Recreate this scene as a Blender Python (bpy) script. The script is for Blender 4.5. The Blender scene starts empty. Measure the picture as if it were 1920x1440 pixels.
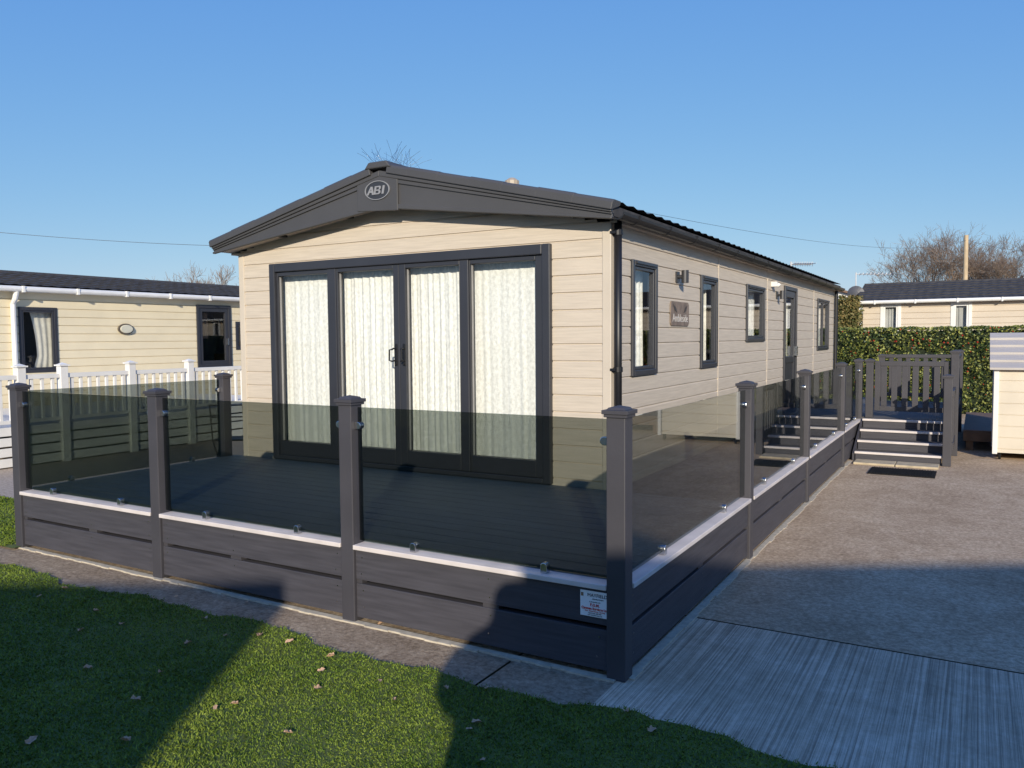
import bpy, bmesh, math, random
import numpy as np
from mathutils import Vector, Matrix, noise
random.seed(7); RNG = np.random.default_rng(7)
SC = bpy.context.scene; COL = SC.collection
R = math.radians
# ------------------------------------------------------------------ camera
F_PX = 1500.0; H = 1.7
YAW, PITCH, ROLL = R(30.2), R(-3.24), R(-0.44)
CR = Matrix.Rotation(YAW, 3, 'Z') @ Matrix.Rotation(R(90) + PITCH, 3, 'X') @ Matrix.Rotation(ROLL, 3, 'Z')
def ray(px, py): return CR @ Vector(((px - 960) / F_PX, -(py - 720) / F_PX, -1.0))
_d = ray(1172, 1281); _t = H / -_d.z
CAM = Vector((0.05 - _d.x * _t, -0.05 - _d.y * _t, H))
def onX(px, py, X): d = ray(px, py); return CAM + d * ((X - CAM.x) / d.x)
def onY(px, py, Y): d = ray(px, py); return CAM + d * ((Y - CAM.y) / d.y)
def onZ(px, py, Z=0.0): d = ray(px, py); return CAM + d * ((Z - CAM.z) / d.z)
FWD = Vector((-math.sin(YAW), math.cos(YAW), 0)); RGT = Vector((math.cos(YAW), math.sin(YAW), 0))
def at(px, py, hd): d = ray(px, py); return CAM + d * (hd / d.dot(FWD))
cd = bpy.data.cameras.new('camera'); cam = bpy.data.objects.new('camera', cd); COL.objects.link(cam)
cd.sensor_width = 36; cd.lens = F_PX / 1920 * 36; cd.clip_start = 0.05; cd.clip_end = 2000
cam.matrix_world = Matrix.Translation(CAM) @ CR.to_4x4(); SC.camera = cam
# ------------------------------------------------------------------ materials
MATS = {}
def M(name, col, rough=.5, var=.12, scale=4, bump=0, bscale=60, metal=0, stretch=(1,1,1), col2=None, bdist=.004, island=0, spec=.5, transl=0):
    if name in MATS: return MATS[name]
    m = bpy.data.materials.new(name); m.use_nodes = True; nt = m.node_tree; N = nt.nodes; Lk = nt.links
    b = N['Principled BSDF']; b.inputs['Roughness'].default_value = rough; b.inputs['Metallic'].default_value = metal
    b.inputs['Specular IOR Level'].default_value = spec
    tc = N.new('ShaderNodeTexCoord'); mp = N.new('ShaderNodeMapping'); mp.inputs['Scale'].default_value = stretch
    Lk.new(tc.outputs['Object'], mp.inputs['Vector'])
    nz = N.new('ShaderNodeTexNoise'); nz.inputs['Scale'].default_value = scale; nz.inputs['Detail'].default_value = 6
    Lk.new(mp.outputs[0], nz.inputs['Vector'])
    rp = N.new('ShaderNodeValToRGB'); rp.color_ramp.elements[0].position = .3; rp.color_ramp.elements[1].position = .7
    c2 = col2 or tuple(min(1, c * (1 + var)) for c in col)
    c1 = col if col2 else tuple(c * (1 - var) for c in col)
    rp.color_ramp.elements[0].color = (*c1, 1); rp.color_ramp.elements[1].color = (*c2, 1)
    if island:
        ge = N.new('ShaderNodeNewGeometry'); mx = N.new('ShaderNodeMix'); mx.inputs[0].default_value = island
        Lk.new(nz.outputs['Fac'], mx.inputs[2]); Lk.new(ge.outputs['Random Per Island'], mx.inputs[3]); Lk.new(mx.outputs[0], rp.inputs[0])
    else: Lk.new(nz.outputs['Fac'], rp.inputs[0])
    Lk.new(rp.outputs[0], b.inputs['Base Color'])
    if bump:
        n2 = N.new('ShaderNodeTexNoise'); n2.inputs['Scale'].default_value = bscale; n2.inputs['Detail'].default_value = 5
        Lk.new(mp.outputs[0], n2.inputs['Vector'])
        bp = N.new('ShaderNodeBump'); bp.inputs['Strength'].default_value = bump; bp.inputs['Distance'].default_value = bdist
        Lk.new(n2.outputs['Fac'], bp.inputs['Height']); Lk.new(bp.outputs[0], b.inputs['Normal'])
    MATS[name] = m; return m
def glass(name, tint, f0=.04, k=1.0):
    m = bpy.data.materials.new(name); m.use_nodes = True; nt = m.node_tree; N = nt.nodes; Lk = nt.links
    N.remove(N['Principled BSDF']); out = N['Material Output']
    tr = N.new('ShaderNodeBsdfTransparent'); tr.inputs[0].default_value = (*tint, 1)
    gl = N.new('ShaderNodeBsdfGlossy'); gl.inputs['Roughness'].default_value = .01; gl.inputs[0].default_value = (.95, .97, 1, 1)
    lw = N.new('ShaderNodeLayerWeight'); lw.inputs[0].default_value = .5
    p = N.new('ShaderNodeMath'); p.operation = 'POWER'; p.inputs[1].default_value = 5; Lk.new(lw.outputs['Facing'], p.inputs[0])
    a = N.new('ShaderNodeMath'); a.operation = 'MULTIPLY_ADD'; a.inputs[1].default_value = k * (1 - f0); a.inputs[2].default_value = f0; a.use_clamp = True
    Lk.new(p.outputs[0], a.inputs[0]); mx = N.new('ShaderNodeMixShader')
    Lk.new(a.outputs[0], mx.inputs[0]); Lk.new(tr.outputs[0], mx.inputs[1]); Lk.new(gl.outputs[0], mx.inputs[2]); Lk.new(mx.outputs[0], out.inputs[0])
    return m
def concrete(name, dark, mid, light, brushed=False):
    m = bpy.data.materials.new(name); m.use_nodes = True; nt = m.node_tree; N = nt.nodes; Lk = nt.links
    b = N['Principled BSDF']; b.inputs['Roughness'].default_value = .95; b.inputs['Specular IOR Level'].default_value = .05
    tc = N.new('ShaderNodeTexCoord')
    def nz(scale, detail=8, rough=.6, st=None, dist=0):
        n = N.new('ShaderNodeTexNoise'); n.inputs['Scale'].default_value = scale; n.inputs['Detail'].default_value = detail; n.inputs['Roughness'].default_value = rough
        n.inputs['Distortion'].default_value = dist
        if st:
            mp = N.new('ShaderNodeMapping'); mp.inputs['Scale'].default_value = st; Lk.new(tc.outputs['Object'], mp.inputs[0]); Lk.new(mp.outputs[0], n.inputs['Vector'])
        else: Lk.new(tc.outputs['Object'], n.inputs['Vector'])
        return n
    big = nz(1.3, 10, .72, dist=.3); fine = nz(32, 7, .8); mid_n = nz(9, 9, .8)
    rp = N.new('ShaderNodeValToRGB'); rp.color_ramp.elements[0].position = .36; rp.color_ramp.elements[1].position = .64
    rp.color_ramp.elements[0].color = (*dark, 1); rp.color_ramp.elements[1].color = (*light, 1)
    e = rp.color_ramp.elements.new(.5); e.color = (*mid, 1)
    ad = N.new('ShaderNodeMath'); ad.operation = 'MULTIPLY_ADD'; ad.inputs[1].default_value = .5
    Lk.new(mid_n.outputs['Fac'], ad.inputs[0]); sc = N.new('ShaderNodeMath'); sc.operation = 'MULTIPLY'; sc.inputs[1].default_value = .5
    Lk.new(big.outputs['Fac'], sc.inputs[0]); Lk.new(sc.outputs[0], ad.inputs[2]); Lk.new(ad.outputs[0], rp.inputs[0])
    r2 = N.new('ShaderNodeValToRGB'); r2.color_ramp.elements[0].position = .40; r2.color_ramp.elements[1].position = .6
    r2.color_ramp.elements[0].color = (.46, .43, .40, 1); r2.color_ramp.elements[1].color = (1.0, 1.0, 1.0, 1)
    mu = N.new('ShaderNodeMix'); mu.data_type = 'RGBA'; mu.blend_type = 'MULTIPLY'; mu.inputs[0].default_value = .8
    Lk.new(rp.outputs[0], mu.inputs[6]); Lk.new(r2.outputs[0], mu.inputs[7]); Lk.new(mu.outputs[2], b.inputs['Base Color'])
    bp = N.new('ShaderNodeBump'); bp.inputs['Strength'].default_value = .8; bp.inputs['Distance'].default_value = .014
    if brushed:
        st = nz(1, 7, .85, (70, .35, 1)); Lk.new(st.outputs['Fac'], r2.inputs[0]); bp.inputs['Distance'].default_value = .008
        r2.color_ramp.elements[0].color = (.34, .33, .32, 1)
        r2.color_ramp.elements[0].position = .42; r2.color_ramp.elements[1].position = .56
        Lk.new(st.outputs['Fac'], bp.inputs['Height'])
    else:
        Lk.new(fine.outputs['Fac'], r2.inputs[0]); Lk.new(fine.outputs['Fac'], bp.inputs['Height'])
    Lk.new(bp.outputs[0], b.inputs['Normal']); return m
anth = M('anthracite_paint', (.054, .051, .058), .5, .12, 3, .15, 90, stretch=(1,1,1))
anth_board = M('anthracite_board', (.058, .055, .064), .55, .2, 2, .35, 60, stretch=(1.5,1.5,25), spec=.4)
frame_m = M('anthracite_upvc', (.034, .035, .042), .38, .08, 3, .08, 120)
black_m = M('black_plastic', (.010, .010, .012), .45, .1, 3)
fascia_m = M('grey_fascia', (.064, .062, .063), .5, .08, 2, .1, 100)
cap_m = M('pale_grey_cap', (.62, .56, .53), .6, .1, 6, .2, 80)
deck_m = M('grey_decking', (.17, .195, .215), .5, .22, 2.5, .5, 60, stretch=(1.2, 22, 1))
deck_m2 = M('grey_decking_side', (.13, .13, .13), .6, .22, 2.5, .5, 60, stretch=(22, 1.2, 1), spec=.3)
deck_m3 = M('grey_decking_landing', (.11, .105, .10), .65, .22, 2.5, .5, 60, stretch=(1.2, 22, 1), spec=.2)
tread_m = M('step_tread', (.10, .092, .088), .65, .2, 4, .4, 60, stretch=(2, 20, 1), spec=.2)
siding_m = M('beige_siding', (.56, .482, .388), .6, .10, 2.2, .5, 7, stretch=(1.3,1.3,34), bdist=.003)
trim_m = M('beige_trim', (.565, .49, .395), .55, .06, 3)
cream_m = M('cream_siding', (.76, .655, .45), .55, .05, 2, .1, 60)
cab_m = M('cabinet_cladding', (.62, .55, .44), .55, .08, 2, .1, 60)
cream2_m = M('pale_cream_siding', (.60, .51, .40), .55, .06, 2, .1, 60)
white_m = M('white_upvc', (.76, .74, .70), .4, .06, 3)
soffit_m = M('beige_soffit', (.6, .5, .4), .6, .05, 3)
rooft_m = M('slate_tiles', (.062, .060, .062), .85, .25, 8, .3, 60, spec=.15)
curt_m = M('cream_curtain', (.66, .65, .60), .85, .14, 42, .7, 90, stretch=(1,1,.7), col2=(.90,.89,.84), bdist=.005)
curt2_m = M('pale_curtain', (.62, .59, .51), .85, .1, 10, .3, 40)
chrome_m = M('brushed_steel', (.6, .6, .6), .25, .05, 5, metal=1)
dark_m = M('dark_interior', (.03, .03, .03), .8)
int_m = M('pale_interior', (.45, .43, .4), .8)
logo_m = M('silver_lettering', (.26, .26, .27), .45, .04, 5)
rubber_m = M('black_rubber', (.018, .018, .018), .9, .3, 30, .4, 200, spec=.1)
wood_m = M('brown_decking_wood', (.16, .10, .065), .7, .3, 3, .4, 40, stretch=(2, 20, 2))
bark_m = M('bare_branch_bark', (.26, .19, .14), .9, .3, 5)
sign_m = M('white_sign', (.85, .85, .85), .4, .02)
red_m = M('red_print', (.6, .02, .02), .5, .02); navy_m = M('dark_print', (.02, .03, .045), .5, .02)
tint_g = glass('smoked_glass', (.50, .53, .515), .03, 1.0)
clear_g = glass('window_glass', (.95, .96, .95), .05, 1.0)
conc_m = concrete('brown_concrete', (.44, .32, .21), (.62, .47, .325), (.80, .645, .465))
path_m = concrete('grey_path_concrete', (.31, .235, .165), (.45, .355, .26), (.60, .49, .365))
brush_m = concrete('brushed_concrete', (.52, .40, .28), (.68, .54, .395), (.88, .73, .56), True)
soil_m = M('lawn_soil', (.055, .085, .015), .95, .3, 7, .6, 80, col2=(.12, .145, .03))
grass_m = M('grass_blades', (.075, .135, .014), .65, .3, 1.8, col2=(.23, .29, .045), island=.35, spec=.15)
hedge_m = M('hedge_leaves', (.025, .055, .012), .5, .3, 2.2, col2=(.27, .28, .065), island=.6)
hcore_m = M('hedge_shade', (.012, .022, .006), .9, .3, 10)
conif_m = M('conifer_foliage', (.07, .085, .02), .7, .3, 3, col2=(.24, .18, .065), island=.6)
leaf_m = M('dry_leaf', (.36, .20, .11), .75, .3, 20, .4, 60, col2=(.66, .45, .29))
# ------------------------------------------------------------------ mesh helper
OFF = {}
class MB:
    def __init__(s): s.v = []; s.f = []
    def add(s, vs, fs, F=None):
        k = len(s.v)
        s.v += [tuple(F @ Vector(p)) if F is not None else tuple(p) for p in vs]; s.f += [tuple(k + i for i in f) for f in fs]; return s
    def box(s, x0, y0, z0, x1, y1, z1, F=None):
        return s.add([(x0,y0,z0),(x1,y0,z0),(x1,y1,z0),(x0,y1,z0),(x0,y0,z1),(x1,y0,z1),(x1,y1,z1),(x0,y1,z1)],
              [(3,2,1,0),(4,5,6,7),(0,1,5,4),(1,2,6,5),(2,3,7,6),(3,0,4,7)], F)
    def prism(s, poly, a, b, axis='y', F=None):     # poly of (p,q), extruded along axis from a to b
        n = len(poly)
        def mk(p, q, t): return {'y': (p, t, q), 'x': (t, p, q), 'z': (p, q, t)}[axis]
        vs = [mk(p, q, a) for p, q in poly] + [mk(p, q, b) for p, q in poly]
        return s.add(vs, [tuple(range(n)), tuple(range(2*n-1, n-1, -1))] + [(i, (i+1) % n, n+(i+1) % n, n+i) for i in range(n)], F)
    def tube(s, pts, r, n=8, F=None, caps=True):
        pts = [Vector(p) for p in pts]; rs = r if isinstance(r, (list, tuple)) else [r] * len(pts)
        vs = []; fs = []; up = None
        for i, p in enumerate(pts):
            d = (pts[min(i+1, len(pts)-1)] - pts[max(i-1, 0)]).normalized()
            if up is None: up = d.orthogonal().normalized()
            up = (up - d * up.dot(d)); up = up.normalized() if up.length > 1e-4 else d.orthogonal().normalized()
            w = d.cross(up)
            for k in range(n):
                a = 2*math.pi*k/n; vs.append(p + (up*math.cos(a) + w*math.sin(a)) * rs[i])
        for i in range(len(pts)-1):
            for k in range(n): fs.append((i*n+k, i*n+(k+1) % n, (i+1)*n+(k+1) % n, (i+1)*n+k))
        if caps: fs += [tuple(range(n-1, -1, -1)), tuple(range((len(pts)-1)*n, len(pts)*n))]
        return s.add(vs, fs, F)
    def build(s, name, mat, parent=None, local=False, bevel=0, smooth=False, recalc=True):
        off = Vector((0,0,0))
        if parent is not None and not local: off = OFF.get(parent.name, Vector((0,0,0)))
        me = bpy.data.meshes.new(name); me.from_pydata([(p[0]-off.x, p[1]-off.y, p[2]-off.z) for p in s.v], [], s.f)
        if recalc:
            bm = bmesh.new(); bm.from_mesh(me); bmesh.ops.recalc_face_normals(bm, faces=bm.faces); bm.to_mesh(me); bm.free()
        me.materials.append(mat)
        if smooth: me.polygons.foreach_set('use_smooth', [True]*len(me.polygons))
        o = bpy.data.objects.new(name, me); COL.objects.link(o)
        if parent is not None: o.parent = parent; OFF[o.name] = off
        if bevel:
            bv = o.modifiers.new('bevel', 'BEVEL'); bv.width = bevel; bv.segments = 2; bv.limit_method = 'ANGLE'; bv.angle_limit = R(40)
        return o
def tag(o, label=None, cat=None, group=None, kind=None):
    if label: o['label'] = label
    if cat: o['category'] = cat
    if group: o['group'] = group
    if kind: o['kind'] = kind
    return o
def thing(name, label, cat, loc=(0,0,0), rotz=0, group=None):
    o = bpy.data.objects.new(name, None); COL.objects.link(o); o.location = loc; o.rotation_euler = (0,0,rotz); o.empty_display_size = .2
    OFF[o.name] = Vector(loc); return tag(o, label, cat, group)
def text_mesh(name, body, size, F, mat, parent, extrude=.001, shear=0, offset=0, local=False):
    cu = bpy.data.curves.new('t', 'FONT'); cu.body = body; cu.size = size; cu.extrude = extrude; cu.align_x = 'CENTER'; cu.align_y = 'CENTER'; cu.shear = shear; cu.offset = offset
    to = bpy.data.objects.new('t', cu); COL.objects.link(to); bpy.context.view_layer.update()
    me = bpy.data.meshes.new_from_object(to.evaluated_get(bpy.context.evaluated_depsgraph_get())); bpy.data.objects.remove(to)
    off = Vector((0,0,0)) if local else OFF.get(parent.name, Vector((0,0,0)))
    me.transform(Matrix.Translation(-off) @ F); me.materials.clear(); me.materials.append(mat)
    o = bpy.data.objects.new(name, me); COL.objects.link(o); o.parent = parent; OFF[o.name] = off; return o
# ------------------------------------------------------------------ walls and windows in a wall frame (u along, o outwards, z up)
def wall_profile(z0, z1, pitch, base=0.0, d=.012):
    pts = []; k = math.floor((z0-base)/pitch)
    br = []
    zz = base + k*pitch
    while zz < z1 + pitch:
        br += [(zz, 0), (zz+.003, d), (zz+pitch-.016, d), (zz+pitch-.004, 0.0)]; zz += pitch
    def val(z):
        for (a, oa), (b, ob) in zip(br, br[1:]):
            if a <= z <= b: return oa + (ob-oa)*((z-a)/max(b-a, 1e-6))
        return d
    return [(z0, val(z0))] + [(z, o) for z, o in br if z0+1e-4 < z < z1-1e-4] + [(z1, val(z1))]
def siding(mb, F, u0, u1, z0, ztop, openings, pitch, nsl=1, base=0.0, d=.012):
    us = sorted(set([u0, u1] + [x for o in openings for x in o[:2] if u0 < x < u1] + [u0 + (u1-u0)*i/nsl for i in range(nsl+1)]))
    for a, b in zip(us, us[1:]):
        m = (a+b)/2; zt = ztop(m) if callable(ztop) else ztop
        segs = [(z0, zt)]
        for o in openings:
            if o[0] <= m <= o[1]:
                ns = []
                for s0, s1 in segs:
                    if o[3] <= s0 or o[2] >= s1: ns.append((s0, s1)); continue
                    if o[2] > s0: ns.append((s0, o[2]))
                    if o[3] < s1: ns.append((o[3], s1))
                segs = ns
        for s0, s1 in segs:
            if s1 - s0 < .004: continue
            p = wall_profile(s0, s1, pitch, base, d)
            vs = [(a, o, z) for z, o in p] + [(b, o, z) for z, o in p]; n = len(p)
            mb.add(vs, [(i, n+i, n+i+1, i+1) for i in range(n-1)], F)
def ring(mb, F, u0, u1, z0, z1, w, o0, o1, wb=None, wt=None):
    wb = wb or w; wt = wt or w
    mb.box(u0, o0, z0, u0+w, o1, z1, F); mb.box(u1-w, o0, z0, u1, o1, z1, F)
    mb.box(u0+w, o0, z0, u1-w, o1, z0+wb, F); mb.box(u0+w, o0, z1-wt, u1-w, o1, z1, F); return mb
def drape(F, u0, u1, z0, z1, o, amp=.03, waves=6, seed=0, nu=80, nz=14):
    mb = MB(); rr = random.Random(seed); ph = [rr.uniform(0, 6.28) for _ in range(4)]
    vs = []; fs = []
    for j in range(nz+1):
        z = z0 + (z1-z0)*j/nz
        for i in range(nu+1):
            t = i/nu; u = u0 + (u1-u0)*t
            a = math.sin(2*math.pi*waves*t + ph[0] + 1.6*math.sin(1.7*t*6.28+ph[1]) + .4*math.sin(j*.35+ph[3]))
            b = .5*math.sin(2*math.pi*waves*1.9*t + ph[2] + j*.12)
            vs.append((u, o + amp*(a+b)*(.7+.3*(1-j/nz)), z))
    for j in range(nz):
        for i in range(nu): k = j*(nu+1)+i; fs.append((k, k+1, k+nu+2, k+nu+1))
    return mb.add(vs, fs, F)
def window(root, F, u0, u1, z0, z1, fm, name='window', fw=.05, curtain='full', local=False, seed=1, mull=0, cm=None, bar=False):
    w = ring(MB(), F, u0, u1, z0, z1, fw, -.05, .035).build(name, fm, root, local, bevel=.006)
    s = MB(); ring(s, F, u0+fw+.001, u1-fw-.001, z0+fw+.001, z1-fw-.001, fw*.55, -.03, .022)
    if mull: 
        um = u0 + (u1-u0)*mull; s.box(um-.02, -.028, z0+fw+.03, um+.02, .02, z1-fw-.03, F)
    sa = s.build('sash', fm, w, local, bevel=.004)
    pn = MB().add([(u0+fw,0,z0+fw),(u1-fw,0,z0+fw),(u1-fw,0,z1-fw),(u0+fw,0,z1-fw)], [(0,1,2,3)], F).build('pane', clear_g, w, local, recalc=False)
    if bar: MB().box(u0+fw+.01, .022, z1-.03, u1-fw-.01, .05, z1-.012, F).build('trickle_vent', fm, w, local)
    cm = cm or curt2_m
    if curtain == 'full': drape(F, u0+.01, u1-.01, z0+.01, z1-.01, -.11, .015, max(3, (u1-u0)/.12), seed, 40, 4).build('curtain', cm, w, local, smooth=True, recalc=False)
    elif curtain == 'tied':
        mb = MB(); vs = []; fs = []; nz = 16; nu = 30
        for j in range(nz+1):
            t = j/nz; z = z0 + (z1-z0)*t
            wdt = (u1-u0)*(.42 + .33*(t-.25)**2 if t > .25 else .42 + .5*(.25-t))
            for i in range(nu+1):
                k = i/nu; vs.append((u1-.02-wdt*k, -.13 + .006*math.sin(k*20), z))
        for j in range(nz):
            for i in range(nu): k = j*(nu+1)+i; fs.append((k, k+1, k+nu+2, k+nu+1))
        mb.add(vs, fs, F).build('curtain', cm, w, local, smooth=True, recalc=False)
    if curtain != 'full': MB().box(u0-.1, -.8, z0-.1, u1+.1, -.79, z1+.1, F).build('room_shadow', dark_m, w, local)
    return w
# ------------------------------------------------------------------ main dimensions
D = 2.2
XW1 = onY(1143, 650, D).x; XW0 = onY(455, 600, D).x; YE = onX(1563, 600, XW1).y
YF = D - .2
XE1 = onY(1147, 395, YF).x; XE0 = onY(399, 465, YF).x; XC = (XE0+XE1)/2; HW = XE1 - XC
ZE = onY(1145, 379, YF).z; ZR = onY(722, 309, YF).z
PX = [onY(px, 800, 0).x for px in (38, 297, 657)] + [0.0]
PY = [onX(px, 800, 0).y for px in (1399, 1508, 1576)]
DZ = .49; CZ = .475; PT = 1.37
FF = Matrix(((1,0,0,0),(0,-1,0,D),(0,0,1,0),(0,0,0,1)))
FR = Matrix(((0,1,0,XW1),(1,0,0,0),(0,0,1,0),(0,0,0,1)))
FL = Matrix(((0,-1,0,XW0),(1,0,0,0),(0,0,1,0),(0,0,0,1)))
# ------------------------------------------------------------------ ground
def sheet(name, pts, z, mat, th=0.0):
    mb = MB(); mb.add([(p[0], p[1], z) for p in pts], [tuple(range(len(pts)))])
    return tag(mb.build(name, mat), kind='structure')
sheet('ground', [(-600,-600),(600,-600),(600,600),(-600,600)], -.03, M('far_ground', (.05,.07,.02), .95, .3, .5, col2=(.09,.09,.04)))
def lawn_edge(x): return -.40 + .045*math.sin(x*2.1+.5) + .03*math.sin(x*5.3) + .018*math.sin(x*13) + .012*math.sin(x*29+2) - .02*max(0, x)
mb = MB(); nx = 260; xs = [-14 + 22*i/nx for i in range(nx+1)]
vs = [(x, lawn_edge(x), .012) for x in xs] + [(x, -14, .012) for x in xs]
mb.add(vs, [(i, i+1, nx+2+i, nx+1+i) for i in range(nx)])
mb.add([(-16,-.12,.012),(-5.3,-.12,.012),(-5.3,1.05,.012),(-16,1.05,.012)], [(0,1,2,3)])
tag(mb.build('lawn', soil_m, recalc=False), kind='structure')
xj = onZ(905, 1275).x
sheet('footpath', [(-14,-.75),(xj-.012,-.75),(xj-.004,.35),(-14,.35)], -.004, path_m)
sheet('footpath', [(xj+.002,-.75),(-.0,-.75),(-.0,.35),(xj+.01,.35)], -.004, path_m)
sheet('concrete_slab', [(.004,-1.2),(9,-1.2),(9,1.02),(.004,1.02)], .0, brush_m)
sheet('driveway', [(-.4,1.035),(14,1.035),(14,30),(-.4,30)], .0, conc_m)
sheet('side_yard', [(-22,1.0),(-5.2,1.0),(-5.2,30),(-22,30)], .002, M('gravel_yard', (.3,.23,.17), .95, .3, 30, .8, 60, col2=(.5,.41,.32)))
sheet('pad', [(-5.3,.36),(-.42,.36),(-.42,30),(-5.3,30)], -.006, path_m)
mb = MB()
for i in range(60):
    x0 = PX[0] + (0-PX[0])*i/60; x1 = PX[0] + (0-PX[0])*(i+1)/60
    mb.box(x0, -.058-random.uniform(0,.018), -.01, x1, -.02, .006)
for i in range(60):
    y0 = i*8/60; mb.box(.02, y0, -.01, .06+random.uniform(0, .018), y0+8/60, .007)
tag(mb.build('mortar_strip', M('pale_mortar', (.5,.44,.34), .9, .2, 20)), kind='structure')
# ------------------------------------------------------------------ the deck
deck = thing('raised_deck', 'dark grey raised deck with smoked glass balustrade around the caravan front', 'deck', (0, 0, 0))
X0 = PX[0]
mb = MB(); y = .06
while y < D - .02:
    mb.box(X0+.04, y, DZ-.03, -.04, min(y+.138, D-.02), DZ); y += .145
mb.build('deck_floor', deck_m, deck, bevel=.002)
mb = MB(); x = XW1 + .03
while x < -.06:
    mb.box(x, D+.0, DZ-.03, min(x+.138, -.04), YE, DZ-.002); x += .145
mb.build('side_floor', deck_m2, deck)
YG = 9.2; XG = 1.2
mb = MB(); y = YG-.02
while y < 12.6: mb.box(-.03, y, DZ-.03, XG, y+.139, DZ+.012); y += .145
mb.build('landing_floor', deck_m3, deck)
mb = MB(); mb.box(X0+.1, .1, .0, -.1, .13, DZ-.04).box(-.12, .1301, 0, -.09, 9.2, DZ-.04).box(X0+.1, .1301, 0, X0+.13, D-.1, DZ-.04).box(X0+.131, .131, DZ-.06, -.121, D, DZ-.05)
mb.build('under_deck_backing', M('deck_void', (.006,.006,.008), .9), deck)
def post(x, y, top=PT, bot=0.0, s=.05):
    p = MB().box(x-s, y-s, bot, x+s, y+s, top-.05).build('post', anth, deck, bevel=.005)
    c = MB(); w = s+.018
    c.box(x-w, y-w, top-.042, x+w, y+w, top-.022)
    c.box(x-w+.008, y-w+.008, top-.058, x+w-.008, y+w-.008, top-.0425)
    q0 = w*.74; q = w*.62
    b = [(x-q0,y-q0,top-.0215),(x+q0,y-q0,top-.0215),(x+q0,y+q0,top-.0215),(x-q0,y+q0,top-.0215)]
    t = [(x-q,y-q,top-.011),(x+q,y-q,top-.011),(x+q,y+q,top-.011),(x-q,y+q,top-.011)]
    c.add(b+t+[(x,y,top)], [(3,2,1,0),(0,1,5,4),(1,2,6,5),(2,3,7,6),(3,0,4,7),(4,5,8),(5,6,8),(6,7,8),(7,4,8)])
    c.build('post_cap', anth, p, bevel=.0015); return p
def bay(F, u0, u1, clamps=(.25,.75), seed=0, glass_top=1.30, screws=True):
    """one bay between two posts, u along, o outward"""
    rr = random.Random(seed)
    MB().box(u0+.05, -.045, CZ-.028, u1-.05, .058, CZ, F).build('base_rail', cap_m, deck, bevel=.004)
    b1 = MB().box(u0+.05, -.02, .262, u1-.05, .032, CZ-.029, F).build('skirting_board', anth_board, deck, bevel=.004)
    b2 = MB().box(u0+.05, -.022, .03, u1-.05, .030, .238, F).build('skirting_board', anth_board, deck, bevel=.004)
    m = u0 + (u1-u0)*rr.uniform(.42,.58)
    for a, b in ((m-.05, m+.05), (u0+.05, u0+.09)): MB().box(a, -.03, .2385, b, .022, .2615, F).build('spacer_block', anth, b2)
    if screws:
        for zz, bb in ((.1, b2), (.2, b2), (.3, b1), (.4, b1)):
            for q in (u0+.1, m, u1-.1):
                qq = q+rr.uniform(-.01,.01); MB().tube([F@Vector((qq, .031, zz)), F@Vector((qq, .0338, zz))], .0045, 6).build('screw', chrome_m, bb)
    g = MB().box(u0+.065, -.002, CZ+.022, u1-.065, .008, glass_top, F).build('glass_panel', tint_g, deck)
    for c in clamps:
        uc = u0 + (u1-u0)*c
        arch = [(uc-.02, CZ+.001), (uc+.02, CZ+.001)] + [(uc+.02*math.cos(a), CZ+.036+.02*math.sin(a)) for a in [math.pi*i/8 for i in range(9)]]
        k = MB(); k.prism(arch, -.016, .022, 'y', F); k.build('glass_clamp', chrome_m, g, bevel=.003)
    for uc, sgn in ((u0+.05, 1), (u1-.05, -1)):
        k = MB(); zc = 1.19
        pts = [(uc, zc-.022), (uc+sgn*.025, zc-.022)] + [(uc+sgn*(.025+.022*math.sin(a)), zc-.022*math.cos(a)) for a in [math.pi*i/8 for i in range(1,8)]] + [(uc+sgn*.025, zc+.022), (uc, zc+.022)]
        k.prism(pts, -.016, .022, 'y', F)
        k.build('glass_clamp', chrome_m, g, bevel=.003)
GF = Matrix(((1,0,0,0),(0,-1,0,0),(0,0,1,0),(0,0,0,1)))
GR = Matrix(((0,1,0,0),(1,0,0,0),(0,0,1,0),(0,0,0,1)))
GL = Matrix(((0,-1,0,X0),(1,0,0,0),(0,0,1,0),(0,0,0,1)))
for x in PX: post(x, 0)
for i, cl in enumerate(((.25,.74),(.27,.75),(.27,.76))): bay(GF, PX[i], PX[i+1], cl, seed=i)
ys = [0.0] + PY + [YG]
for y in ys[1:]: post(0, y)
for i in range(4): bay(GR, ys[i], ys[i+1], (.25,.75), seed=10+i, screws=i < 2)
post(X0, D-.12); bay(GL, 0, D-.12, (.2,.8), seed=20, screws=False)
post(.15, YG); post(XG+.05, YG, 1.5); post(XG, 8.12, 1.2); post(XG+.05, 12.5, 1.45); post(.0, 12.5)
mb = MB(); mb.box(XG+.01, 8.17, .9, XG+.07, YG-.05, .98); mb.box(XG+.01, 8.17, .2, XG+.07, YG-.05, .3)
for k in range(6): mb.box(XG+.02, 8.27+k*.15, .3, XG+.06, 8.34+k*.15, .9)
mb.build('step_side_rail', anth, deck, bevel=.003)
mb = MB(); mb.box(XG+.02, YG+.05, 1.33, XG+.08, 12.45, 1.38); mb.box(XG+.02, YG+.05, .56, XG+.08, 12.45, .62)
y = YG+.15
while y < 12.4: mb.box(XG+.035, y, .62, XG+.065, y+.07, 1.33); y += .16
mb.build('picket_rail', anth, deck, bevel=.003)
mb = MB(); mb.box(.05, 12.47, 1.3, XG, 12.53, 1.36); mb.box(.05, 12.47, .6, XG, 12.53, .66)
x = .12
while x < XG-.05: mb.box(x, 12.485, .66, x+.07, 12.515, 1.3); x += .14
mb.build('picket_rail', anth, deck, bevel=.003)
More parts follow.
